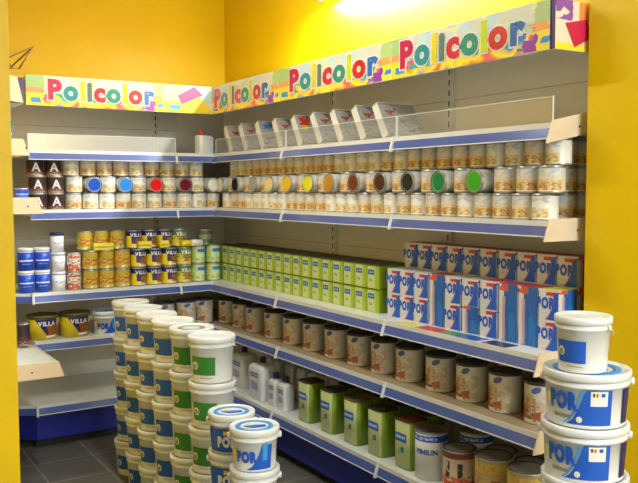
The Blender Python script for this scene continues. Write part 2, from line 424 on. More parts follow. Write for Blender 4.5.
def sign(loc, rz, L, label, art, text=None, t0=.15, tw=.75, name='header_sign'):
    e = bpy.data.objects.new(name, None); COL.objects.link(e); e.location = loc; e.rotation_euler.z = rz
    tag(e, label, 'sign')
    MB().box(0, L, 0, .02, 0, HT-HB, WHT, {'-y': art, '-x': PUR, '+x': PUR}).obj('board', e)
    if text:
        h = HT-HB; size = .158
        adv = sum(glyph(c, size, .0080, .0008)[2] for c in text)
        xs = tw*L/adv
        MB().text(text, size, [PWH], t0*L, h*.25, y=-.0012, off=.0150, extr=.0004, xs=xs, gap=adv/sum(glyph(c, size, .0150, .0004)[2] for c in text)).obj('letter_outline', e)
        MB().text(text, size, lc, t0*L, h*.25, y=-.0030, off=.0080, extr=.0008, xs=xs).obj('lettering', e)
    return e
YH, XH = YB-.0239, XR-.0239
sign((1.06, YH, HB), 0, .845, 'long colourful Policolor sign on the back wall, leftmost', A1, 'Policolor', .145, .80)
s = sign((1.905, YH, HB), 0, XH-1.905, 'short sign panel with pink and yellow cards in the corner', A2)
q = MB(); q.prism([(.10, .11), (.215, .174), (.277, .12), (.126, .055)], 'y', -.002, -.0008, mat('card_pink', (.72,.05,.26), .4)); q.obj('pink_card', s)
q = MB(); q.prism([(.113, .006), (.139, .058), (.25, .11), (.325, .037), (.332, .006)], 'y', -.004, -.0024, mat('card_yellow', (.95,.72,.04), .4)); q.obj('yellow_card', s)
sign((XH, YH, HB), R9, YH-4.02, 'Policolor sign on the right wall, closest to the corner', A1, 'Policolor', .05, .83)
sign((XH, 4.02, HB), R9, 4.02-2.965, 'middle Policolor sign on the right wall, near the bright glare', A1, 'Policolor', .12, .80)
sign((XH, 2.965, HB), R9, 2.965-2.029, 'largest looking Policolor sign, nearest the right pillar', A1, 'Policolor', .07, .82)
s = sign((XH+.004, 2.008, HB), 0, .36, 'end sign panel with a red card, facing the viewer by the right pillar', A3)
MB().prism([(.05, .095), (.10, .012), (.19, .055), (.165, .118)], 'y', -.002, -.0008, mat('card_red', (.68,.02,.08), .4)).obj('red_card', s)
cn = MB().box(1.06, 2.64, YH+.021, 5.58, HT-.03, HT-.012, PNL)  # boards added over the headers to stop lamp light reaching the panels
o = cn.obj('light_block_board'); tag(o, 'grey board added to keep lamp light off the back shelving behind the leftmost sign', 'board')
o = MB().box(XH+.021, 2.64, 2.06, YH+.019, HT-.03, HT-.012, PNL).obj('light_block_board'); tag(o, 'grey board added to keep lamp light off the right wall shelving behind the signs', 'board')
# left unit's header end and the wire bracket on it
e = bpy.data.objects.new('header_end', None); COL.objects.link(e); e.location = (.742, 4.3, 1.995)
tag(e, 'cream end of the left shelving header with a purple edge, below the wire bracket', 'sign')
MB().prism([(0, .02), (.17, -.0), (.142, .13), (0, .15)], 'y', 0, .012, SAL).obj('end_plate', e)
MB().prism([(.142, .0), (.172, 0), (.172, .13), (.142, .13)], 'y', .015, .6, PUR).obj('edge_strip', e)
MB().box(0, .172, .02, .6, -.003, .0, PNL).obj('underside', e)
WB = mat('brown_wire', (.25, .14, .03), .5)
q = MB(); P = [(.02, .05, .0), (.235, .05, .115), (.16, .05, -.005), (.235, .05, .115), (.13, .25, -.0)]
q.tube(P[:2], .005, WB).tube(P[1:3], .005, WB).tube([P[3], P[4]], .005, WB).tube([(.02,.05,0), (.16,.05,-.005)], .004, WB).tube([(.09,.05,.045), (.13,.05,.0)], .004, WB)
o = q.obj('wire_bracket'); o.location = (.755, 4.35, 2.185)
tag(o, 'brown triangular wire bracket on top of the left header end', 'bracket')

# ------------------------------------------------------------------ products
PROTO = {}
def copy_tree(o, parent=None):
    c = o.copy(); COL.objects.link(c); c.parent = parent
    for ch in o.children: copy_tree(ch, c)
    return c
def spawn(key, builder, loc, rz=0, label='', cat='', group=None, rx=0, ry=0):
    if key not in PROTO:
        name, fn = builder; e = bpy.data.objects.new(name, None); COL.objects.link(e); fn(e); PROTO[key] = e
    else:
        e = copy_tree(PROTO[key])
    for k in ('label', 'category', 'group'):
        if k in e: del e[k]
    e.location = loc; e.rotation_euler = (rx, ry, rz)
    return tag(e, label, cat, group)
ORD = ['', 'first', 'second', 'third', 'fourth', 'fifth', 'sixth', 'seventh', 'eighth', 'ninth', 'tenth', 'eleventh', 'twelfth', 'thirteenth', 'fourteenth', 'fifteenth', 'sixteenth', 'seventeenth', 'eighteenth', 'nineteenth', 'twentieth', 'twenty-first', 'twenty-second', 'twenty-third', 'twenty-fourth', 'twenty-fifth', 'twenty-sixth', 'twenty-seventh', 'twenty-eighth', 'twenty-ninth', 'thirtieth']

def can(r, h, body, lid, rim=None, extra=None):
    rim = rim or LIDM
    def f(e):
        MB().lathe([(r*.96, 0), (r, .003), (r, .006), (r*.985, .008), (r*.985, h-.010), (r, h-.007), (r, h-.002)], body, 26, z0=0, z1=h, mats=[rim, rim, rim, body, rim, rim]).obj('can_body', e)
        MB().lathe([(r*.985, h-.003), (r*1.0, h), (r*.90, h), (r*.86, h-.004), (r*.5, h-.004)], lid, 26, cap0=False).obj('lid', e)
        if extra: extra(e)
    return ('paint_can', f)

CREAM = (.70, .67, .58)
floral = layered('floral_label', CREAM, [
    ((.72,.52,.26), .24,.74,.12,.50, 5,.36,1.6), ((.60,.30,.05), .28,.70,.12,.42, 6,.48,2.2), ((.34,.15,.04), .28,.70,.12,.36, 9,.56,2.2),
    ((.40,.42,.20), .28,.70,.28,.55, 8,.58,2.2), ((.52,.56,.66), .30,.68,.64,.90, 7,.50,1.6), ((.70,.58,.50), .28,.70,.50,.70, 6,.50,1.8)], .4)
floral2 = layered('floral_label_pale', (.82,.80,.74), [
    ((.74,.60,.36), .34,.64,.12,.46, 5,.40,1.8), ((.62,.36,.10), .36,.62,.12,.38, 7,.50,2), ((.45,.50,.28), .34,.62,.3,.5, 8,.56,2), ((.55,.60,.70), .34,.64,.66,.88, 8,.50,1.4)], .4)
darkcan = layered('maroon_black_label', (.035,.015,.018), [((.11,.018,.022), 0,1,.05,.40, 8,.42,2), ((.55,.35,.25), .2,.8,.08,.2, 16,.56,2), ((.06,.010,.014), 0,1,.7,.95, 5,.5,2)], .5)
yellowcan = layered('yellow_gold_label', (.52,.38,.03), [((.66,.54,.04), 0,1,.35,.62, 0,0), ((.55,.16,.03), .3,.7,.28,.62, 7,.48,2), ((.30,.14,.03), .3,.7,.2,.7, 12,.60,2), ((.80,.72,.30), 0,1,.08,.18, 10,.5,2), ((.60,.38,.05), 0,1,.72,.92, 9,.5,2)], .4)
whiteblue = layered('blue_bucket_label', (.80,.80,.80), [((.01,.07,.56), 0,1,.0,.86, 0,0), ((.75,.80,.88), .32,.68,.44,.50, 0,0), ((.75,.80,.88), .36,.60,.30,.33, 14,.5,3)], .35)
whitedim = layered('white_tub_label', (.78,.78,.78), [((.25,.32,.60), 0,1,.86,.96, 0,0), ((.35,.42,.65), .35,.65,.45,.55, 14,.48,2)], .4)
redwhite = layered('red_white_label', (.75,.68,.60), [((.60,.12,.05), 0,1,.05,.35, 6,.42,2), ((.15,.05,.05), .3,.7,.3,.8, 10,.55,2), ((.65,.08,.05), 0,1,.7,.9, 7,.5,2)], .4)
villa = layered('villa_label', (.80,.62,.02), [((.02,.02,.16), 0,1,.68,.93, 3,.30,2), ((.02,.02,.14), .40,.62,.25,.75, 0,0), ((.34,.10,.02), .50,.68,.15,.55, 5,.35,2), ((.78,.70,.55), .46,.64,.06,.15, 0,0), ((.34,.10,.02), .0,.2,.15,.55, 5,.35,2)], .4, .05, 4)
greenround = layered('green_white_label', (.50,.62,.20), [((.62,.72,.42), .35,.75,.1,.9, 0,0), ((.04,.20,.55), .38,.72,.62,.80, 0,0), ((.30,.45,.10), .2,.9,.15,.35, 8,.5,2)], .4)
darkgreen = layered('dark_green_label', (.06,.11,.04), [((.22,.26,.14), .3,.7,.35,.65, 0,0), ((.25,.08,.02), 0,1,.7,.95, 5,.5,2)], .4)
bigfloral = layered('brown_print_label', (.70,.68,.62), [((.62,.50,.34), .12,.60,.06,.70, 4,.40,2), ((.70,.62,.50), .12,.58,.66,.95, 5,.5,2), 
    ((.48,.28,.12), .10,.47,.10,.62, 5,.47,2), ((.45,.13,.06), .22,.52,.08,.44, 6,.47,2), ((.62,.48,.10), .10,.30,.40,.85, 5,.48,2), ((.16,.07,.05), .25,.50,.10,.35, 10,.58,2), ((.80,.72,.60), .25,.45,.05,.12, 0,0), ((.55,.42,.10), .1,.3,.55,.85, 6,.48,2)], .45)
figcan = layered('figure_print_label', (.62,.45,.30), [((.45,.08,.03), 0,1,.0,.30, 6,.4,3), ((.62,.50,.38), .3,.8,.35,.8, 0,0), ((.25,.06,.03), 0,1,.82,1, 0,0), ((.04,.03,.03), .47,.52,.35,.75, 8,.40,3), ((.04,.03,.03), .60,.65,.30,.72, 9,.40,3), ((.60,.12,.04), .3,.8,.3,.42, 10,.5,3)], .45)
goldcan = layered('gold_label', (.48,.33,.12), [((.60,.45,.10), 0,1,.72,.90, 0,0), ((.60,.30,.05), .38,.62,.74,.88, 12,.5,3), ((.32,.12,.05), .35,.6,.2,.6, 9,.52,3), ((.58,.48,.28), 0,1,.05,.15, 0,0)], .45)

def deco_A(e):
    MB().text('A', .075, [PWH], 0, .026, off=.0015, wrap=(.0492,.0492,0,.104,.0), center=True).obj('lettering', e)
def deco_V(e):
    MB().text('VILLA', .030, [PWH], 0, .076, off=.0012, wrap=(.0492,.0492,0,.12,.15), center=True).obj('lettering', e)

RW = .05; RH = .1035
C_flo = can(RW, RH, floral, LIDM); C_flo2 = can(RW, RH, floral2, LIDM)
C_dark = can(.051, RH, darkcan, LIDM, extra=deco_A)
FL = [('flo', C_flo), ('flo2', C_flo2)]
# --- right wall, shelf two: three rows of floral cans
z0 = SZ['s2']+SF+.0003
XC = XR+.02+RW
P = .1045; n1 = 27
for i in range(n1):
    y = 4.86-P*i-.02*(i > 0)
    k, bld = FL[random.random() < .45]
    spawn(k, bld, (XC, y, z0), R9+random.uniform(-.35, .35), f'floral print paint can, bottom row of the upper right shelf, {ORD[i+1]} from the corner', 'can', 'floral cans in the bottom row, upper right shelf')
for i in range(n1):
    y = 4.84-P*i-.02*(i > 0)
    k, bld = FL[random.random() < .25]
    spawn(k, bld, (XC+.046, y, z0+2*RH+.001), R9+random.uniform(-.5, .5), f'floral print paint can, shaded top row of the upper right shelf, {ORD[i+1]} from the corner', 'can', 'floral cans in the shaded top row, upper right shelf')
LIDC = [(4.895, 'cream', (.70,.66,.52)), (4.672, 'black', (.015,.013,.02)), (4.427, 'pale grey', (.42,.42,.40)), (4.215, 'pale yellow', (.78,.66,.30)), (4.0, 'golden yellow', (.85,.50,.01)),
        (3.767, 'bright yellow', (.90,.74,.01)), (3.56, 'ochre', (.50,.24,.02)), (3.33, 'rust brown', (.17,.045,.01)), (3.107, 'dark brown', (.075,.028,.015)), (2.895, 'near-black', (.028,.024,.016)),
        (2.68, 'dark green', (.015,.22,.06)), (2.455, 'bright green', (.05,.38,.02))]
def lying(nm, colr):
    lm = mat(nm.replace(' ', '_')+'_paint_lid', tuple(min(.9, c*1.15) for c in colr), .6, 0, .15)
    def f(e):
        r, h = .0495, .105
        MB().lathe([(r*.96, 0), (r, .003), (r*.985, .008), (r*.985, h-.010), (r, h-.007), (r, h-.002)], PWH, 26, z0=0, z1=h, mats=[LIDM, LIDM, floral2, LIDM, LIDM]).obj('can_body', e)
        MB().lathe([(r*.985, h-.003), (r, h), (r*.93, h+.001)], LIDM, 26, cap0=False, cap1=False).obj('rim', e)
        o = MB().lathe([(r*.93, h+.001), (r*.86, h-.003), (r*.80, h-.003), (r*.76, h-.0005)], lm, 26, cap0=False).obj('lid', e)
        tag(o, f'{nm} lid')
    return ('paint_can', f)
for i, (y, nm, colr) in enumerate(LIDC):
    spawn('ly'+nm, lying(nm, colr), (XR+.015+.105, y, z0+RH+.0498), R9, f'paint can lying on its side showing its {nm} lid, right wall', 'can', 'cans lying with coloured lids outwards', rx=PI/2)
    yn = LIDC[i+1][0] if i+1 < len(LIDC) else None
    if yn:
        spawn('flo', C_flo, (XC+.004, (y+yn)/2, z0+RH+.0005), R9+random.uniform(-.3, .3), f'upright floral can between the {nm} and {LIDC[i+1][1]} lids, right wall', 'can', 'upright floral cans between the coloured lids')
for i, y in enumerate((2.325, 2.205, 2.092)):
    spawn('flo', C_flo, (XC, y, z0+RH+.0005), R9+.1*i, ['upright floral can just right of the bright green lid', 'upright floral can, second right of the bright green lid', 'upright floral can above the end plate, last of the middle row'][i], 'can', 'upright floral cans right of the bright green lid')
for r_ in range(3):
    for k in range(2):
        spawn('flo', C_flo, (XC+.136+.1005*k, 2.155, z0+r_*RH+.0005*r_), R9+1.0, f'floral can {["just", "two"][k]} {"behind" if k==0 else "deep behind"} the last {["bottom", "middle", "top"][r_]}-row can by the pillar', 'can', 'floral cans stacked behind the shelf end')
# --- back wall, shelf two
YC = YB+.018+RW
for r_, rn in enumerate(('bottom', 'middle', 'top')):
    dy = .046 if r_ == 2 else 0
    for k, x in enumerate((1.13, 1.237)):
        spawn('darkA', C_dark, (x, YC+dy, z0+r_*RH+.0005*r_), .0, f'maroon and black can lettered A, {rn} row, {["left", "right"][k]} of two', 'can', 'maroon and black cans lettered A')
for i in range(10):
    x = 1.345+.1045*i
    k, bld = FL[i % 3 != 0]
    spawn(k, bld, (x, YC, z0), random.uniform(-.4, .4), f'floral print can, bottom row on the back wall, {ORD[i+1]} right of the maroon cans', 'can', 'floral cans in the bottom row, back wall')
    if i == 9: break
    k, bld = FL[i % 4 == 0]
    spawn(k, bld, (x, YC+.046, z0+2*RH+.001), random.uniform(-.5, .5), f'floral print can, shaded top row on the back wall, {ORD[i+1]} right of the maroon cans', 'can', 'floral cans in the shaded top row, back wall')
BL = [(1.462, 'royal blue', (.01,.08,.50)), (1.662, 'sky blue', (.02,.20,.62)), (1.863, 'red', (.72,.01,.01)), (2.066, 'maroon', (.15,.005,.03)), (2.267, 'white', (.85,.85,.82))]
for i, (x, nm, colr) in enumerate(BL):
    spawn('ly'+nm, lying(nm, colr), (x, YB+.012+.105, z0+RH+.0498), 0, f'paint can lying on its side showing its {nm} lid, back wall', 'can', 'cans lying with coloured lids outwards', rx=PI/2)
    xp = BL[i-1][0] if i else 1.24
    if nm != 'white' or True:
        xx = (x+xp)/2 if i else 1.352
        if i == 4: xx = 2.1665
        spawn('flo2', C_flo2, (xx, YC, z0+RH+.0005), random.uniform(-.3, .3), f'upright floral can just left of the {nm} lid, back wall', 'can', 'upright floral cans between the coloured lids')

# --- top shelf: leaning packs and the bottle
packm = layered('clear_pack_print', (.40,.385,.35), [((.50,.49,.45), 0,1,.0,.35, 6,.42,1), ((.27,.26,.23), 0,1,.1,.5, 8,.58,.4), ((.52,.44,.36), .05,.6,.55,.9, 4,.5,1), ((.50,.10,.05), .15,.40,.62,.78, 7,.55,1), ((.08,.15,.50), .3,.6,.75,.85, 7,.58,1)], .2)
packb = layered('clear_pack_print_blue', (.40,.39,.36), [((.50,.49,.45), 0,1,.0,.35, 6,.42,1), ((.05,.20,.60), .10,.45,.72,.90, 5,.42,1), ((.27,.26,.23), 0,1,.1,.5, 8,.58,.4)], .2)
packr = layered('clear_pack_print_red', (.40,.39,.36), [((.50,.49,.45), 0,1,.0,.35, 6,.42,1), ((.65,.04,.03), .10,.40,.66,.95, 5,.40,1), ((.80,.60,.05), .15,.35,.5,.66, 5,.4,1)], .2)
def pack(mm):
    def f(e):
        MB().box(-.11, .11, -.02, .02, 0, .18, PNL, {'-y': mm, '-x': mm}, bev=.006).obj('tray', e)
        MB().box(-.112, -.108, -.022, .022, 0, .184, PNL).obj('sealed_edge', e)
        MB().box(-.112, .112, -.022, .022, .180, .184, WHT).obj('top_fold', e)
    return ('paint_tray_pack', f)
for i, y in enumerate((4.80, 4.585, 4.36, 4.14, 3.92, 3.71, 3.51, 3.31, 3.13)):
    kk = 'b' if i == 2 else 'r' if i == 4 else 'n'
    spawn('pack'+kk, pack({'b': packb, 'r': packr, 'n': packm}[kk]), (XR+.135, y-.06, SZ['s1']+SF+.012), 0, f'clear wrapped tray pack leaning on the top shelf, {ORD[i+1]} from the corner', 'pack', 'leaning packs on the top right shelf', rx=-.52)
REDC = mat('red_cap', (.72, .04, .01), .35)
def jugfn(w_, d_, h_, capm, lab, capr=.018, hx=.0):
    def f(e):
        q = MB(); rc = min(w_, d_)*.22; pts = []
        for cx, cy, a0 in ((w_/2-rc, -d_/2+rc, -PI/2), (w_/2-rc, d_/2-rc, 0), (-w_/2+rc, d_/2-rc, PI/2), (-w_/2+rc, -d_/2+rc, PI)):
            for k in range(5): pts.append((cx+rc*math.cos(a0+k*PI/8), cy+rc*math.sin(a0+k*PI/8)))
        n = len(pts); rings = []
        for z, sc in ((0, .96), (.006, 1), (h_*.82, 1), (h_*.90, .92), (h_*.95, .70)):
            rings.append([q.bm.verts.new((hx*(1-sc)+x*sc, y*sc, z)) for x, y in pts])
        for A, B in zip(rings, rings[1:]):
            for i in range(n): q.face([A[i], A[(i+1) % n], B[(i+1) % n], B[i]], PLW, None, True)
        q.face(rings[0][::-1], PLW); q.face(rings[-1], PLW)
        q.lathe([(capr*.85, h_*.93), (capr*.85, h_)], PLW, 16, cx=hx*.5); q.obj('bottle_body', e)
        MB().lathe([(capr, h_-.004), (capr, h_+.026), (capr*.8, h_+.030)], capm, 16, cx=hx*.5).obj('cap', e)
        if lab:
            q = MB()
            n = 10
            for (za, zb, mm) in lab:
                G = []
                for z in (za*h_, zb*h_):
                    G.append([q.bm.verts.new((w_*(-.30+.60*i/n), -(.5*d_+.001), z)) for i in range(n+1)])
                for i in range(n): q.face([G[0][i], G[0][i+1], G[1][i+1], G[1][i]], mm, [(i/n,0),((i+1)/n,0),((i+1)/n,1),(i/n,1)], True)
            q.obj('label', e)
    return ('plastic_bottle', f)
scrib = layered('bottle_print', (.10,.16,.42), [((.75,.76,.78), 0,1,.3,.7, 9,.5,3)], .4)
scrib2 = layered('bottle_text', (.80,.79,.76), [((.14,.2,.45), .1,.9,.1,.9, 11,.47,3)], .4)
spawn('redcap', jugfn(.115, .08, .135, REDC, None, .015, -.055), (2.235, YB+.085, SZ['s1']+SF+.0003), .2, 'white plastic bottle with a red cap on the top shelf in the corner', 'bottle')

# --- shelf three, back wall
z3 = SZ['s3']+SF+.0003; y3 = YB-OFF['s3']+.075
def tub(r, h, lab, lidm):
    def f(e):
        MB().lathe([(r*.92, 0), (r*.97, h*.9)], lab, 24, z0=0, z1=h*.95).obj('tub_body', e)
        MB().lathe([(r, h*.86), (r, h), (r*.9, h), (r*.88, h-.004)], lidm, 24).obj('lid', e)
    return ('plastic_tub', f)
for r_ in range(2):
    for k, x in enumerate((1.045, 1.140)):
        spawn('btub', tub(.0465, .134, whiteblue, PLW), (x, y3, z3+.1345*r_), 0, f'blue and white paint tub, {["lower", "upper"][r_]} {["left", "right"][k]} of four on the back shelf', 'tub', 'blue and white tubs')
NVL = mat('navy_cap', (.02, .025, .10), .4)
for r_ in range(3):
    spawn('wtub%d' % (r_ == 2), tub(.043, .118, whitedim, NVL if r_ == 2 else PLW), (1.237, y3+(.0 if r_ < 2 else .02), z3+.1185*r_), 0, ['white tub at the bottom of the stack beside the blue tubs', 'white tub in the middle of the stack beside the blue tubs', 'white tub with a dark lid topping the stack beside the blue tubs'][r_], 'tub', 'white tubs')
for r_ in range(2):
    spawn('redw', can(.043, .115, redwhite, LIDM), (1.330, y3, z3+.1155*r_), 0, f'red and white can left of the yellow cans, {["lower", "upper"][r_]} one', 'can', 'red and white cans')
for r_, rn in enumerate(('bottom', 'middle', 'top')):
    dy = .042 if r_ == 2 else 0
    for k in range(3):
        spawn('yel', can(.0495, .119, yellowcan, LIDM), (1.432+.102*k-(.02 if r_ == 2 else 0), y3+dy, z3+.1195*r_), .0, f'yellow can with orange print, {rn} row, {["left", "middle", "right"][k]} of three', 'can', 'yellow cans on the back shelf')
    for k in range(4):
        gr = k == 3
        spawn('villa' if not gr else 'villag', can(.0495, .119, villa if not gr else layered('villa_green_label', (.72,.60,.05), [((.05,.16,.10), 0,1,.65,.92, 3,.3,2), ((.35,.14,.03), .4,.65,.2,.6, 6,.42,2), ((.15,.30,.08), .2,.8,.4,.9, 9,.56,2)], .4), NVL if not gr else LIDM, extra=deco_V),
              (1.742+.1045*k-(.015 if r_ == 2 else 0), y3+dy, z3+.1195*r_), .05, f'yellow and navy can lettered VILLA, {rn} row, {ORD[k+1]} from the plain yellow cans' if not gr else f'yellow green can beside the green tins, {rn} row', 'can', 'navy and yellow cans on the back shelf')
YB1 = layered('yellow_box_print', (.82,.72,.03), [((.45,.40,.05), .1,.9,.3,.6, 12,.52,4)], .45)
def ybox(wd):
    def f(e):
        MB().box(-wd/2, wd/2, -.018, .018, 0, .045, YB1, bev=.002).obj('carton', e)
        MB().box(-wd/2+.004, wd/2-.004, -.0192, -.018, .014, .026, PGD).obj('label', e)
    return ('small_carton', f)
zt = z3+.239+.0005
spawn('yb', ybox(.125), (1.505, y3-.032, zt), 0, 'flat yellow carton lying in front of the top yellow cans', 'box')
spawn('yb2', ybox(.085), (1.775, y3-.032, zt), 0, 'small yellow carton lying on the cans lettered VILLA', 'box')
spawn('yb3', ybox(.06), (1.905, y3-.032, zt), 0, 'smaller yellow carton lying right of the other on the VILLA cans', 'box')
def roll(e):
    MB().lathe([(.021, 0), (.021, .072)], mat('roll_yellow', (.88,.74,.02), .4), 20).obj('yellow_sleeve', e)
    MB().lathe([(.022, .072), (.022, .15)], PWH, 20).obj('white_roll', e)
spawn('roll', ('paint_roller_sleeve', roll), (2.02, y3-.04, zt+.0225), 0, 'yellow and white roll lying on top of the last navy cans', 'roller', ry=PI/2)
for r_ in range(2):
    for k, x in enumerate((2.160, 2.270)):
        spawn('grr', can(.0495, .122, greenround, LIDM), (x, y3+.01, z3+.1225*r_), .3, f'pale green can with blue label in the corner, {["lower", "upper"][r_]} {["left", "right"][k]}', 'can', 'pale green round cans in the corner')
spawn('dgr', can(.052, .105, darkgreen, LIDD), (2.22, y3+.03, z3+.2455), 0, 'dark green can standing alone on top of the corner stack', 'can')

# --- shelf three, right wall: green tins and POR cartons
gf = layered('green_tin_front', (.36,.50,.02), [((.56,.66,.26), .0,.64,.03,.97, 0,0), ((.02,.12,.48), .06,.60,.60,.82, 0,0), ((.45,.55,.65), .12,.54,.68,.74, 20,.45,1), ((.20,.34,.10), .15,.40,.30,.42, 7,.45,1), ((.62,.66,.30), .05,.6,.15,.2, 0,0), ((.48,.55,.05), .64,.70,0,1,0,0)], .35)
gs = mat('green_tin_side', (.22, .34, .015), .35)
gtop = mat('tin_top_olive', (.055, .045, .025), .5)
def tin(w_, d_, h_, front=gf, side=gs, top=gtop, bv=.006):
    def f(e):
        MB().box(-w_/2, w_/2, -d_/2, d_/2, 0, h_-.004, side, {'-y': front, '+z': top}, bev=0).obj('tin_body', e)
        MB().lathe([(min(w_, d_)*.38, h_-.004), (min(w_, d_)*.38, h_+.0), (min(w_, d_)*.33, h_+.0)], top, 20).obj('lid', e)
        MB().box(-w_/2-.001, w_/2+.001, -d_/2-.001, d_/2+.001, h_-.007, h_-.003, side, {'+z': top}).obj('rim', e)
    return ('paint_tin', f)
XF = XR-OFF['s3']+.105
for i in range(18):
    y = 5.035-.1063*i
    for r_ in range(2):
        spawn('gt', tin(.100, .115, .119), (XF+.06, y, z3+.1195*r_), R9, f'{["lower", "upper"][r_]} green tin with blue label, {ORD[i+1]} from the corner, right wall', 'tin', 'small green tins on the right wall')
    spawn('gtb', tin(.098, .11, .237), (XF+.185, y, z3), R9, f'tall green tin behind the {ORD[i+1]} pair of small tins from the corner', 'tin', 'tall tins behind the small green tins')

WC = mat('carton_white', (.66, .65, .64), .45)
porW = layered('carton_front_print', (.68,.67,.66), [((.62,.10,.06), .35,.85,.80,.93, 5,.38,1.0), ((.58,.25,.22), .55,1,.02,.22, 4,.42,1), ((.62,.62,.72), .0,.5,.0,.25, 5,.5,1)], .4, .05, 3)
porB = layered('carton_side_print', (.02,.12,.42), [((.66,.66,.70), .0,.26,.0,1, 0,0), ((.55,.30,.34), .20,.34,.0,.8, 3,.40,1), ((.02,.18,.54), .55,.9,.0,.7, 3,.45,1), ((.60,.10,.06), 0,.5,.88,1, 4,.4,1)], .4, .16, 2)
def carton(h_, top, w_=.097, two=False, name='paint_carton'):
    def f(e):
        MB().box(-w_/2, w_/2, -.050, .050, 0, h_, WC, {'-y': porW, '+x': porB, '-x': porW, '+y': porB, '+z': top}).obj('carton_body', e)
        q = MB()
        for zz in ([.045] if not two else [.045, .165]):
            q.text('POR', .056, [PBL], -.013, zz, y=-.0505, off=.0034, center=True, xs=.72)
        q.obj('lettering', e)
        q = MB(); hw = w_/2
        for zb, zt_ in ([(0, h_-.006)] if not two else [(0, .115), (.118, h_-.006)]):
            hh = zt_-zb
            q.prism([(hw-.001, zb+.001), (hw-.001, zt_), (hw-.024, zt_-hh*.06), (hw-.022, zt_-hh*.35), (hw-.030, zb+hh*.40), (hw-.042, zb+hh*.20), (hw-.058, zb+.001)], 'y', -.0504, -.0500, PBL)
        sw = q.obj('blue_swoosh', e); q = MB()
        for zb, zt_ in ([(0, h_-.006)] if not two else [(0, .115), (.118, h_-.006)]):
            hh = zt_-zb
            q.prism([(hw-.024, zt_-hh*.06), (hw-.027, zt_-hh*.08), (hw-.026, zt_-hh*.35), (hw-.034, zb+hh*.40), (hw-.047, zb+hh*.20), (hw-.064, zb+.001), (hw-.058, zb+.001), (hw-.042, zb+hh*.20), (hw-.030, zb+hh*.40), (hw-.022, zt_-hh*.35)], 'y', -.0506, -.0500, mat('print_rose', (.50, .12, .14), .4))
        q.obj('red_arc', sw)
        q = MB()
        for zz in ([.102] if not two else [.102, .222]):
            q.prism([(-.01, zz-.006), (.03, zz-.002), (.034, zz+.006), (-.004, zz+.002)], 'y', -.0510, -.0503, PRD)
        q.obj('red_flash', e)
    return (name, f)
tops = {'r': PRD, 'w': WC, 'y': PYE}
edges = [3.115, 3.012, 2.912, 2.802, 2.695, 2.588, 2.475, 2.365, 2.258, 2.150, 2.048]
for i in range(10):
    y = (edges[i]+edges[i+1])/2
    tk = 'wwwrwwrrry'[i] if i < 10 else 'w'
    flip = i in (3, 5)
    if i == 3 or i == 7 or i == 8:
        spawn('pct'+tk, carton(.233, tops[tk], two=True), (XF+.055, y, z3), R9+(-PI/2 if i in (3, 8, 7) else 0)*1.0, f'tall blue sided POR carton in the front row, {ORD[i+1]} from the green tins', 'carton', 'POR cartons in the front row')
    else:
        for r_ in range(2):
            spawn('pc'+tk, carton(.116, tops[tk]), (XF+.055, y, z3+.1165*r_), R9+(-PI/2 if (flip and r_ == 0) else 0), f'{["lower", "upper"][r_]} POR carton in the front row, {ORD[i+1]} from the green tins', 'carton', 'POR cartons in the front row')
    yb_ = y+.02
    spawn('pcbase', carton(.233, WC, two=True), (XF+.178, yb_, z3), R9, f'tall POR carton hidden behind the {ORD[i+1]} front column from the green tins', 'carton', 'tall POR cartons in the back row')
    spawn('pcr', carton(.120, PRD), (XF+.178, yb_, z3+.2335), R9, f'red topped POR carton standing highest in the back row, {ORD[i+1]} from the green tins', 'carton', 'POR cartons topping the back row')
for i, (y, cn, cc, ln) in enumerate([(2.86, 'yellow', (.85,.72,.02), .12), (2.70, 'red', (.70,.03,.02), .15), (2.565, 'green', (.05,.30,.08), .10), (2.45, 'blue', (.02,.12,.45), .13), (2.29, 'navy', (.02,.02,.12), .13), (3.02, 'white', (.8,.8,.76), .12)]):
    q = MB(); q.box(-ln/2, ln/2, -.038, .038, 0, .0015, mat('leaflet_'+cn, cc, .3))
    o = q.obj('colour_leaflet'); o.location = (XR-OFF['s3']+.045, y, z3); o.rotation_euler.z = R9+.05*(i % 3-1)
    tag(o, f'{cn} leaflet lying flat on the shelf edge before the POR cartons', 'leaflet', 'leaflets on the shelf edge')

# --- shelf four
def cone_disc(q, r0, r1, z0, z1, a, z, ra, rz_, m, off=.003, n=18):
    def P(aa, zz, o): 
        r = r0+(r1-r0)*((zz-z0)/(z1-z0))+o
        return q.bm.verts.new((r*math.sin(aa), -r*math.cos(aa), zz))
    c = P(a, z, off+.0006); ring = [P(a+ra*math.cos(2*PI*i/n), z+rz_*math.sin(2*PI*i/n), off) for i in range(n)]
    for i in range(n): q.face([c, ring[i], ring[(i+1) % n]], m)
    return q
z4 = SZ['s4']+SF+.0003
def bigcan(e):
    r, h = .068, .165
    MB().lathe([(r*.95, 0), (r*.985, .004), (r*.985, h-.012), (r, h-.010), (r, h-.002)], bigfloral, 28, z0=0, z1=h, mats=[LIDM, bigfloral, LIDD, LIDD]).obj('can_body', e)
    MB().lathe([(r*1.0, h-.012), (r*1.02, h), (r*.92, h+.001), (r*.89, h-.005)], LIDD, 28).obj('lid', e)
    q = MB(); N_ = 16
    c = q.bm.verts.new((0, 0, 0)); 
    ring = []
    for i in range(N_):
        t = 2*PI*i/N_; a = .02*math.cos(t)/r - .15; z = .135+.013*math.sin(t)+.006*math.cos(t)
        ring.append(q.bm.verts.new(((r*.985+.0012)*math.sin(a), -(r*.985+.0012)*math.cos(a), z)))
    c.co = ((r*.985+.002)*math.sin(-.15), -(r*.985+.002)*math.cos(-.15), .135)
    for i in range(N_): q.face([c, ring[i], ring[(i+1) % N_]], mat('oval_blue', (.10,.13,.38), .4))
    q.obj('oval_emblem', e)
BC = ('paint_can', bigcan)
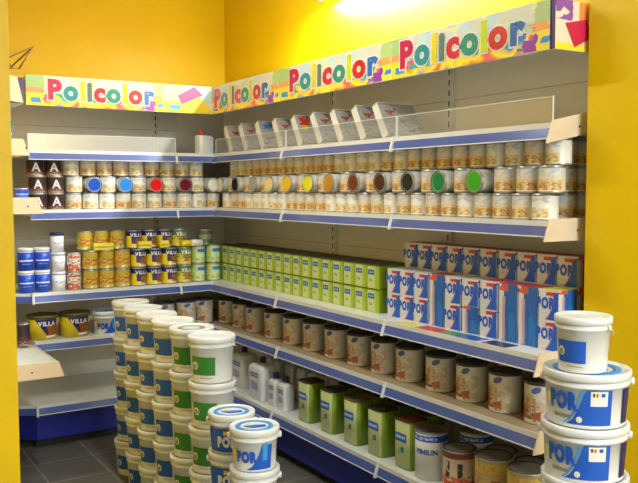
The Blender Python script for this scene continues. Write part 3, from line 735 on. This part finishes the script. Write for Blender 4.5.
ys4 = [5.0, 4.785, 4.587, 4.334, 4.10, 3.874, 3.644, 3.424, 3.214, 3.012, 2.79, 2.585, 2.386, 2.19]
for i, y in enumerate(ys4):
    spawn('big', BC, (XR-OFF['s4']+.135, y-.04, z4), R9+.55+random.uniform(-.15, .15), f'dark lidded white can with brown print, front row, {ORD[i+1]} from the corner', 'can', 'dark lidded cans in the front row')
    if i < 13:
        spawn('big', BC, (XR-OFF['s4']+.295, -.04+(y+ys4[i+1])/2, z4), R9+.55, f'dark lidded can in the back row, {ORD[i+1]} from the corner', 'can', 'dark lidded cans in the back row')
y4 = YB-OFF['s4']+.12
for k, x in enumerate((1.93, 2.085)):
    spawn('big', BC, (x, y4, z4), -.1, f'dark lidded can on the back wall behind the bucket stacks, {["left", "right"][k]} one', 'can', 'dark lidded cans on the back wall')
spawn('big', BC, (2.225, YB-OFF['s4']+.15, z4), -.4, 'dark lidded can in the corner of the fourth shelf', 'can', 'dark lidded cans on the back wall')
spawn('maroonc', can(.045, .13, darkcan, LIDD), (1.80, y4, z4), 0, 'small maroon can behind the white bucket stacks on the back shelf', 'can')
def villab(e):
    r0, r1, h = .083, .091, .150
    MB().lathe([(r0, 0), (r1, h-.012)], mat('bucket_yellow', (.80,.60,.02), .35), 30).obj('bucket_body', e)
    MB().lathe([(r1+.003, h-.022), (r1+.004, h-.002), (r1-.004, h), (r1-.008, h-.006)], mat('olive_lid', (.10,.08,.02), .45), 30).obj('lid', e)
    q = MB()
    q.patch(r0, r1, 0, h, lambda v: (-.75+.9*(1-v), .85, .018+.108*v), PNV)
    q.obj('navy_panel', e)
    MB().patch(r0, r1, 0, h, lambda v: (.05+.1*(1-v), .95+.12*math.sin(v*PI), .022+.062*v), PBR, off=.0022).obj('brown_picture', e)
    MB().patch(r0, r1, 0, h, lambda v: (-.02, .75, .016+.012*v), PWH, off=.003).obj('white_strip', e)
    MB().text('VILLA', .036, [PWH], 0, .088, off=.0014, wrap=(r0, r1, 0, h, .08), center=True, yoff=.003).obj('lettering', e)
VB = ('paint_bucket', villab)
spawn('villab', VB, (1.145, y4-.01, z4), .0, 'yellow bucket lettered VILLA on the back shelf, left one', 'bucket', 'yellow buckets lettered VILLA')
spawn('villab', VB, (1.338, y4-.01, z4), .0, 'yellow bucket lettered VILLA on the back shelf, right one', 'bucket', 'yellow buckets lettered VILLA')
spawn('dcan', can(.034, .13, darkcan, LIDD), (.992, 4.82, z4+.0085), 0, 'dark red can beside the yellow VILLA buckets, at the pillar side', 'can')

GREY = mat('lid_ring_print', (.30, .30, .26), .4)
# buckets ------------------------------------------------------
def handle(q, r, z, drop=.9, m=WIRE):
    pts = []
    for i in range(17):
        t = -PI/2+PI*i/16
        pts.append((r*math.sin(t)*1.0, -(r+.006)*math.cos(t)*.99-.003, z-drop*r*.55*math.cos(t)))
    q.tube(pts, .0018, m, 6)
def bucket_shell(e, r0, r1, h, lip=.012):
    MB().lathe([(r0, 0), (r0, .004), (r1-.004, h-.045), (r1+.000, h-.044), (r1+.001, h-.036), (r1-.003, h-.034), (r1-.002, h-.02)], PLW, 36, mats=[PLW]*6).obj('bucket_body', e)
    o = MB().lathe([(r1+.002, h-.024), (r1+.005, h-.022), (r1+.005, h-.003), (r1+.002, h), (r1-.006, h), (r1-.012, h-.006), (r1*.55, h-.006), (r1*.52, h-.004), (r1*.50, h-.006)], PLW, 36, cap0=False).obj('lid', e)
    return o
def tallb(colm, ring=False):
    def f(e):
        r0, r1, h = .083, .095, .189
        lid = bucket_shell(e, r0, r1, h)
        q = MB(); q.patch(r0, r1-.002, 0, h-.03, lambda v: (-.62, .62, .034+.076*v), colm, off=.0015); lb = q.obj('label', e)
        q = MB(); cone_disc(q, r0, r1-.002, 0, h-.03, -.40, .072, .16, .0165, PWH, off=.0022); cone_disc(q, r0, r1-.002, 0, h-.03, -.40, .070, .10, .011, GREY, off=.0030); q.obj('round_emblem', lb)
        MB().patch(r0, r1-.002, 0, h-.03, lambda v: (-.15, .5, .020+.004*v), PGD, off=.0015).obj('small_print', e)
        q = MB()
        for sx in (-1, 1): q.lathe([(.007, h-.042), (.007, h-.028)], PLW, 10, cx=sx*(r1+.004))
        q.tube([((r1+.008)*math.sin(-PI/2+PI*i/16), (r1+.008)*math.cos(-PI/2+PI*i/16), h-.036-.5*r1*math.cos(-PI/2+PI*i/16)) for i in range(17)], .0017, PLW, 6)
        q.obj('handle', e)
    return ('paint_bucket', f)
def ring_on(e):
    h = .189
    q = MB(); q.lathe([(.060, h-.0055), (.060, h-.0045), (.040, h-.0045), (.040, h-.0055)], GREY, 30, cap0=False, cap1=False); q.obj('lid_print', e)
TB = tallb(PBL); TG = tallb(PGR)
rows = [(1.435, 4.235), (1.410, 3.985), (1.395, 3.745), (1.390, 3.52), (1.386, 3.285), (1.380, 3.055)]
order = ['farthest', 'second farthest', 'third farthest', 'fourth farthest', 'second nearest', 'nearest']
lev = ['on the floor', 'second from the floor', 'at mid height', 'second from the top', 'on top']
for i, (x, y) in enumerate(rows):
    g = i >= 4; cn = 'green' if g else 'blue'
    for k in range(5):
        ee = spawn('tb'+cn, TG if g else TB, (x+random.uniform(-.003, .003), y+random.uniform(-.003, .003), k*.1895), -.90+random.uniform(-.06, .06),
              f'white bucket with {cn} label, {order[i]} tall stack, {lev[k]}', 'bucket', f'white buckets with {cn} labels in tall stacks')
        if i == 4 and k == 4: ring_on(ee)

def porlid(e, r, h):
    q = MB(); q.lathe([(r*.80, h-.0055), (r*.80, h-.003), (r*.62, h-.003), (r*.62, h-.0055)], PSK, 30, cap0=False, cap1=False)
    q.prism([(-r*.45, -r*.10), (-r*.05, -r*.30), (r*.5, -r*.12), (r*.45, r*.12), (0, r*.06)], 'z', h-.0055, h-.0035, PBL)
    q.prism([(-r*.5, 0), (-r*.3, r*.05), (-r*.15, r*.28), (-r*.35, r*.22)], 'z', h-.0055, h-.0034, PYE)
    return q
def porb(scale, pattern):
    def f(e):
        if pattern == 'small':
            r0, r1, h = .074, .083, .1455
        else:
            r0, r1, h = .118, .128, .166
        lid = bucket_shell(e, r0, r1, h)
        k = h/.1455 if pattern == 'small' else 1.0
        if pattern == 'small':
            porlid(e, r1, h).obj('lid_print', e)
            if scale == 2:
                bd = MB().patch(r0, r1, 0, h-.03, lambda v: (-1.25, 1.25, .008+.086*v), PBL, off=.0012, n=24).obj('blue_band', e)
                MB().text('POR', .050, [PWH], 0, .030, off=.0036, wrap=(r0, r1, 0, h-.03, -.1), center=True, yoff=.003, xs=.66).obj('lettering', e)
                MB().patch(r0, r1, 0, h-.03, lambda v: (-.28, .12, .072+.016*v), PYE, off=.0022, n=6, nz=2).obj('yellow_mark', e)
            else:
              MB().text('POR', .050, [PBL], 0, .036, off=.0036, wrap=(r0, r1, 0, h-.03, -.36), center=True, yoff=.002, xs=.66).obj('lettering', e)
              q = MB(); q.patch(r0, r1, 0, h-.03, lambda v: (-.40+.72*v**.5, .80, .008+.086*v), PBL, off=.0012); lb = q.obj('blue_swoosh', e)
              MB().patch(r0, r1, 0, h-.03, lambda v: (.34, .56, .040+.062*v), PSK, off=.0022, n=5).obj('pale_panel', lb)
              MB().patch(r0, r1, 0, h-.03, lambda v: (-1.05-.12*math.sin(v*PI), -.98+.12*math.sin(v*PI), .040+.045*v), PYE, off=.0012, n=5).obj('yellow_mark', e)
        else:
            porlid(e, r1, h).obj('lid_print', e)
            MB().text('POR', .070, [PBL], 0, .058, off=.0048, wrap=(r0, r1, 0, h-.03, -.56), center=True, yoff=.002, xs=.60).obj('lettering', e)
            q = MB(); q.patch(r0, r1, 0, h-.03, lambda v: (-.50+.50*v**.55, .62, .012+.108*v), PBL, off=.0014, n=18); lb = q.obj('blue_swoosh', e)
            MB().patch(r0, r1, 0, h-.03, lambda v: (-.60+.50*v**.55, -.54+.50*v**.55, .012+.108*v), PSK, off=.0014, n=4).obj('pale_arc', e)
            q = MB(); q.patch(r0, r1, 0, h-.03, lambda v: (.10, .50, .072+.045*v), PWH, off=.0028, n=6)
            for a, mm in ((.15, PNV), (.19, PYE), (.23, PRD), (.34, PBL)):
                q.patch(r0, r1, 0, h-.03, lambda v, a=a: (a, a+(.04 if mm != PBL else .09),   .101+.011*v), mm, off=.0036, n=2, nz=2)
            q.obj('flag_panel', lb)
            cone_disc(MB(), r0, r1, 0, h-.03, -.16, .028, .075, .010, PWH).obj('house_emblem', lb)
            MB().patch(r0, r1, 0, h-.03, lambda v: (-1.02-.08*math.sin(v*PI), -.96+.08*math.sin(v*PI), .058+.04*v), PYE, off=.0014, n=5).obj('yellow_mark', e)
            MB().patch(r0, r1, 0, h-.03, lambda v: (-.85, -.36-.06*v, .040-.012*v), GREY, off=.0014, n=10, nz=3).obj('thin_strip', e)
            MB().patch(r0, r1, 0, h-.03, lambda v: (.98, 1.30, .012+.108*v), PNV, off=.0014, n=5).obj('side_panel', e)
        q = MB()
        for sx in (-1, 1): q.lathe([(.008, h-.046), (.009, h-.036), (.008, h-.026)], PLW, 10, cx=sx*(r1+.004))
        pts = []
        for i in range(17):
            t = -PI/2+PI*i/16
            pts.append(((r1+.009)*math.sin(t), (r1+.009)*math.cos(t), h-.036-(.55*r1)*math.cos(t)))
        q.tube(pts, .0022, PLW, 6); q.obj('handle', e)
    return ('paint_bucket', f)
PS2 = porb(2, 'small'); PS = porb(1, 'small'); PB = porb(1, 'big')
lev5 = ['on the floor', 'second from the floor', 'at mid height', 'second from the top', 'on top']
for k in range(5):
    spawn('ps2', PS2, (1.285, 2.675, k*.146), -.55, f'small blue banded POR bucket, stack touching the green labelled stack, {lev5[k]}', 'bucket', 'small POR buckets')
    spawn('ps', PS, (1.272, 2.465, k*.146), -.46, f'small POR bucket, nearest central stack, {lev5[k]}', 'bucket', 'small POR buckets')
lev6 = ['on the floor', 'second from the floor', 'third from the floor', 'third from the top', 'second from the top', 'uppermost of its size']
for k in range(6):
    spawn('pb', PB, (2.012+(.004 if k % 2 else 0), 1.652, k*.1665), -.88, f'large POR bucket in the stack at the right pillar, {lev6[k]}', 'bucket', 'large POR buckets')
spawn('tbsm', tallb(PBL), (1.972, 1.632, 1.0), -1.38, 'white bucket with blue label topping the POR stack at the right pillar', 'bucket').scale = (.86, .86, .885)
spawn('pmid', PS, (1.53, y4-.03, z4), -.15, 'POR bucket on the back shelf behind the far stack', 'bucket')

# --- base shelf, right wall
z5 = SZ['s5']+SF+.0003; X5 = XR-OFF['s5']
J = jugfn(.185, .12, .225, NVL, [(.62, .74, scrib), (.25, .52, scrib2)], .019)
J2 = jugfn(.095, .07, .165, NVL, [(.60, .74, scrib), (.22, .50, scrib2)], .017)
spawn('jug', J, (X5+.145, 4.66, z5), R9, 'large white jug with a navy cap, leftmost on the base shelf', 'bottle', 'white jugs with navy caps')
spawn('jug', J, (X5+.095, 4.31, z5), R9, 'large white jug with a navy cap, second from left on the base shelf', 'bottle', 'white jugs with navy caps')
for i, y in enumerate((4.125, 4.01)):
    spawn('jug2', J2, (X5+.085, y, z5), R9, f'small white bottle with a navy cap, {["left", "right"][i]} of the pair before the green tins', 'bottle', 'small white bottles with navy caps')
for i, y in enumerate((4.52, 4.38, 4.24, 4.10, 3.965, 3.85, 3.73)):
    spawn('jug3', jugfn(.095, .08, .215, NVL, [(.4, .7, scrib2)], .019), (X5+.27, y, z5), R9, f'white bottle with navy cap in the back row, {ORD[i+1]} from the left', 'bottle', 'back row bottles on the base shelf')
gf2 = layered('green_tin_label', (.34,.42,.08), [((.50,.56,.24), .0,.92,.03,.97, 0,0), ((.02,.10,.42), .08,.80,.56,.74, 0,0), ((.50,.56,.66), .16,.72,.62,.68, 20,.45,1), ((.03,.15,.42), .50,.70,.34,.46, 7,.40,1), ((.65,.60,.10), .05,.9,.22,.25, 0,0), ((.30,.44,.12), .1,.5,.30,.48, 6,.52,1)], .35)
GT2 = ('paint_tin', None)
def gtin(topm):
    def f(e):
        w_, d_, h_ = .128, .118, .222
        q = MB(); rc = .030; pts = []
        for cx, cy, a0 in ((w_/2-rc, -d_/2+rc, -PI/2), (w_/2-rc, d_/2-rc, 0), (-w_/2+rc, d_/2-rc, PI/2), (-w_/2+rc, -d_/2+rc, PI)):
            for k in range(5): pts.append((cx+rc*math.cos(a0+k*PI/8), cy+rc*math.sin(a0+k*PI/8)))
        A = [q.bm.verts.new((x, y, 0)) for x, y in pts]; B = [q.bm.verts.new((x, y, h_)) for x, y in pts]; n = len(pts)
        for i in range(n):
            j = (i+1) % n; fr = (pts[i][1]+pts[j][1])/2 < -d_/2+rc*.45
            uu = [(.5+p[0]/w_) for p in (pts[i], pts[j])]
            q.face([A[i], A[j], B[j], B[i]], gf2 if fr else gs, [(uu[0],0),(uu[1],0),(uu[1],1),(uu[0],1)], True)
        q.face(A[::-1], gs); q.face(B, topm); q.obj('tin_body', e)
        C = []
        MB().prism([(x*1.02, y*1.02) for x, y in pts], 'z', h_-.002, h_+.004, topm).obj('rim', e)
        MB().lathe([(.046, h_+.004), (.046, h_+.008), (.040, h_+.009)], topm, 22).obj('lid', e)
    return ('paint_tin', f)
for i, y in enumerate((3.745, 3.515, 3.29, 3.08, 2.865)):
    topm = [LIDD, gtop, mat('tin_top_tan', (.16,.12,.05), .5), LIDD, mat('tin_top_rust', (.14,.035,.02), .5)][i]
    spawn('gtin%d' % i, gtin(topm), (X5+.10, y, z5), R9, f'large green tin with blue label on the base shelf, {ORD[i+1]} from the bottles', 'tin', 'large green tins on the base shelf')
    if i: spawn('gtin1', gtin(gtop), (X5+.24, y+.04, z5), R9, f'large green tin standing behind the {ORD[i+1]} front tin on the base shelf', 'tin', 'large green tins in the back of the base shelf')
wcan = layered('vinilin_label', (.70,.70,.68), [((.01,.08,.50), 0,1,.80,.93, 0,0), ((.5,.55,.65), .3,.7,.84,.89, 20,.5,2)], .4)
def vin(e):
    r, h = .0725, .215
    MB().lathe([(r, 0), (r, h-.006)], wcan, 30, z0=0, z1=h).obj('can_body', e)
    MB().lathe([(r+.001, h-.008), (r+.002, h), (r*.92, h), (r*.9, h-.005)], LIDM, 30).obj('lid', e)
    MB().text('VINILIN', .030, [PBL], 0, .118, off=.0015, wrap=(r, r, 0, h, .55), center=True, xs=.92).obj('lettering', e)
spawn('vin', ('paint_can', vin), (X5+.095, 2.715, z5), R9, 'white can with a blue top band lettered VINILIN, front of base shelf', 'can')
spawn('vin', ('paint_can', vin), (X5+.255, 2.60, z5), R9, 'white can with a blue top band, behind the front VINILIN can', 'can')
spawn('fig', can(.072, .185, figcan, gtop), (X5+.09, 2.525, z5), R9+.1, 'brown can with dark figures right of the VINILIN can', 'can')
spawn('gold', can(.077, .208, goldcan, gtop), (X5+.095, 2.325, z5), R9+.6, 'gold can right of the can with dark figures', 'can', 'gold cans on the base shelf')
spawn('gold', can(.077, .208, goldcan, gtop), (X5+.095, 2.145, z5), R9+.6, 'gold can at the end of the base shelf beside the bucket stack', 'can', 'gold cans on the base shelf')
for i, y in enumerate((2.44, 2.27, 2.12)):
    spawn('gd', can(.068, .17, goldcan, LIDD), (X5+.25, y, z5), R9, f'dark lidded gold can behind the front gold cans, {ORD[i+1]} from the left', 'can', 'dark lidded cans behind the gold cans')

# --- left unit products
spawn('ltin', can(.036, .062, whiteblue, PBL), (.905, 4.37, LZ['s2']+SF+.0003), 0, 'small blue and white tin on the left unit above the cream plate', 'can')
spawn('lblue', tub(.04, .11, layered('blue_tub_label', (.02,.09,.45), [((.6,.66,.75), .3,.7,.3,.6, 8,.5,2)], .4), PBL), (.835, 4.40, LZ['s1']+SF+.0003), 0, 'blue tub on the top shelf of the left unit beside the pillar', 'tub')
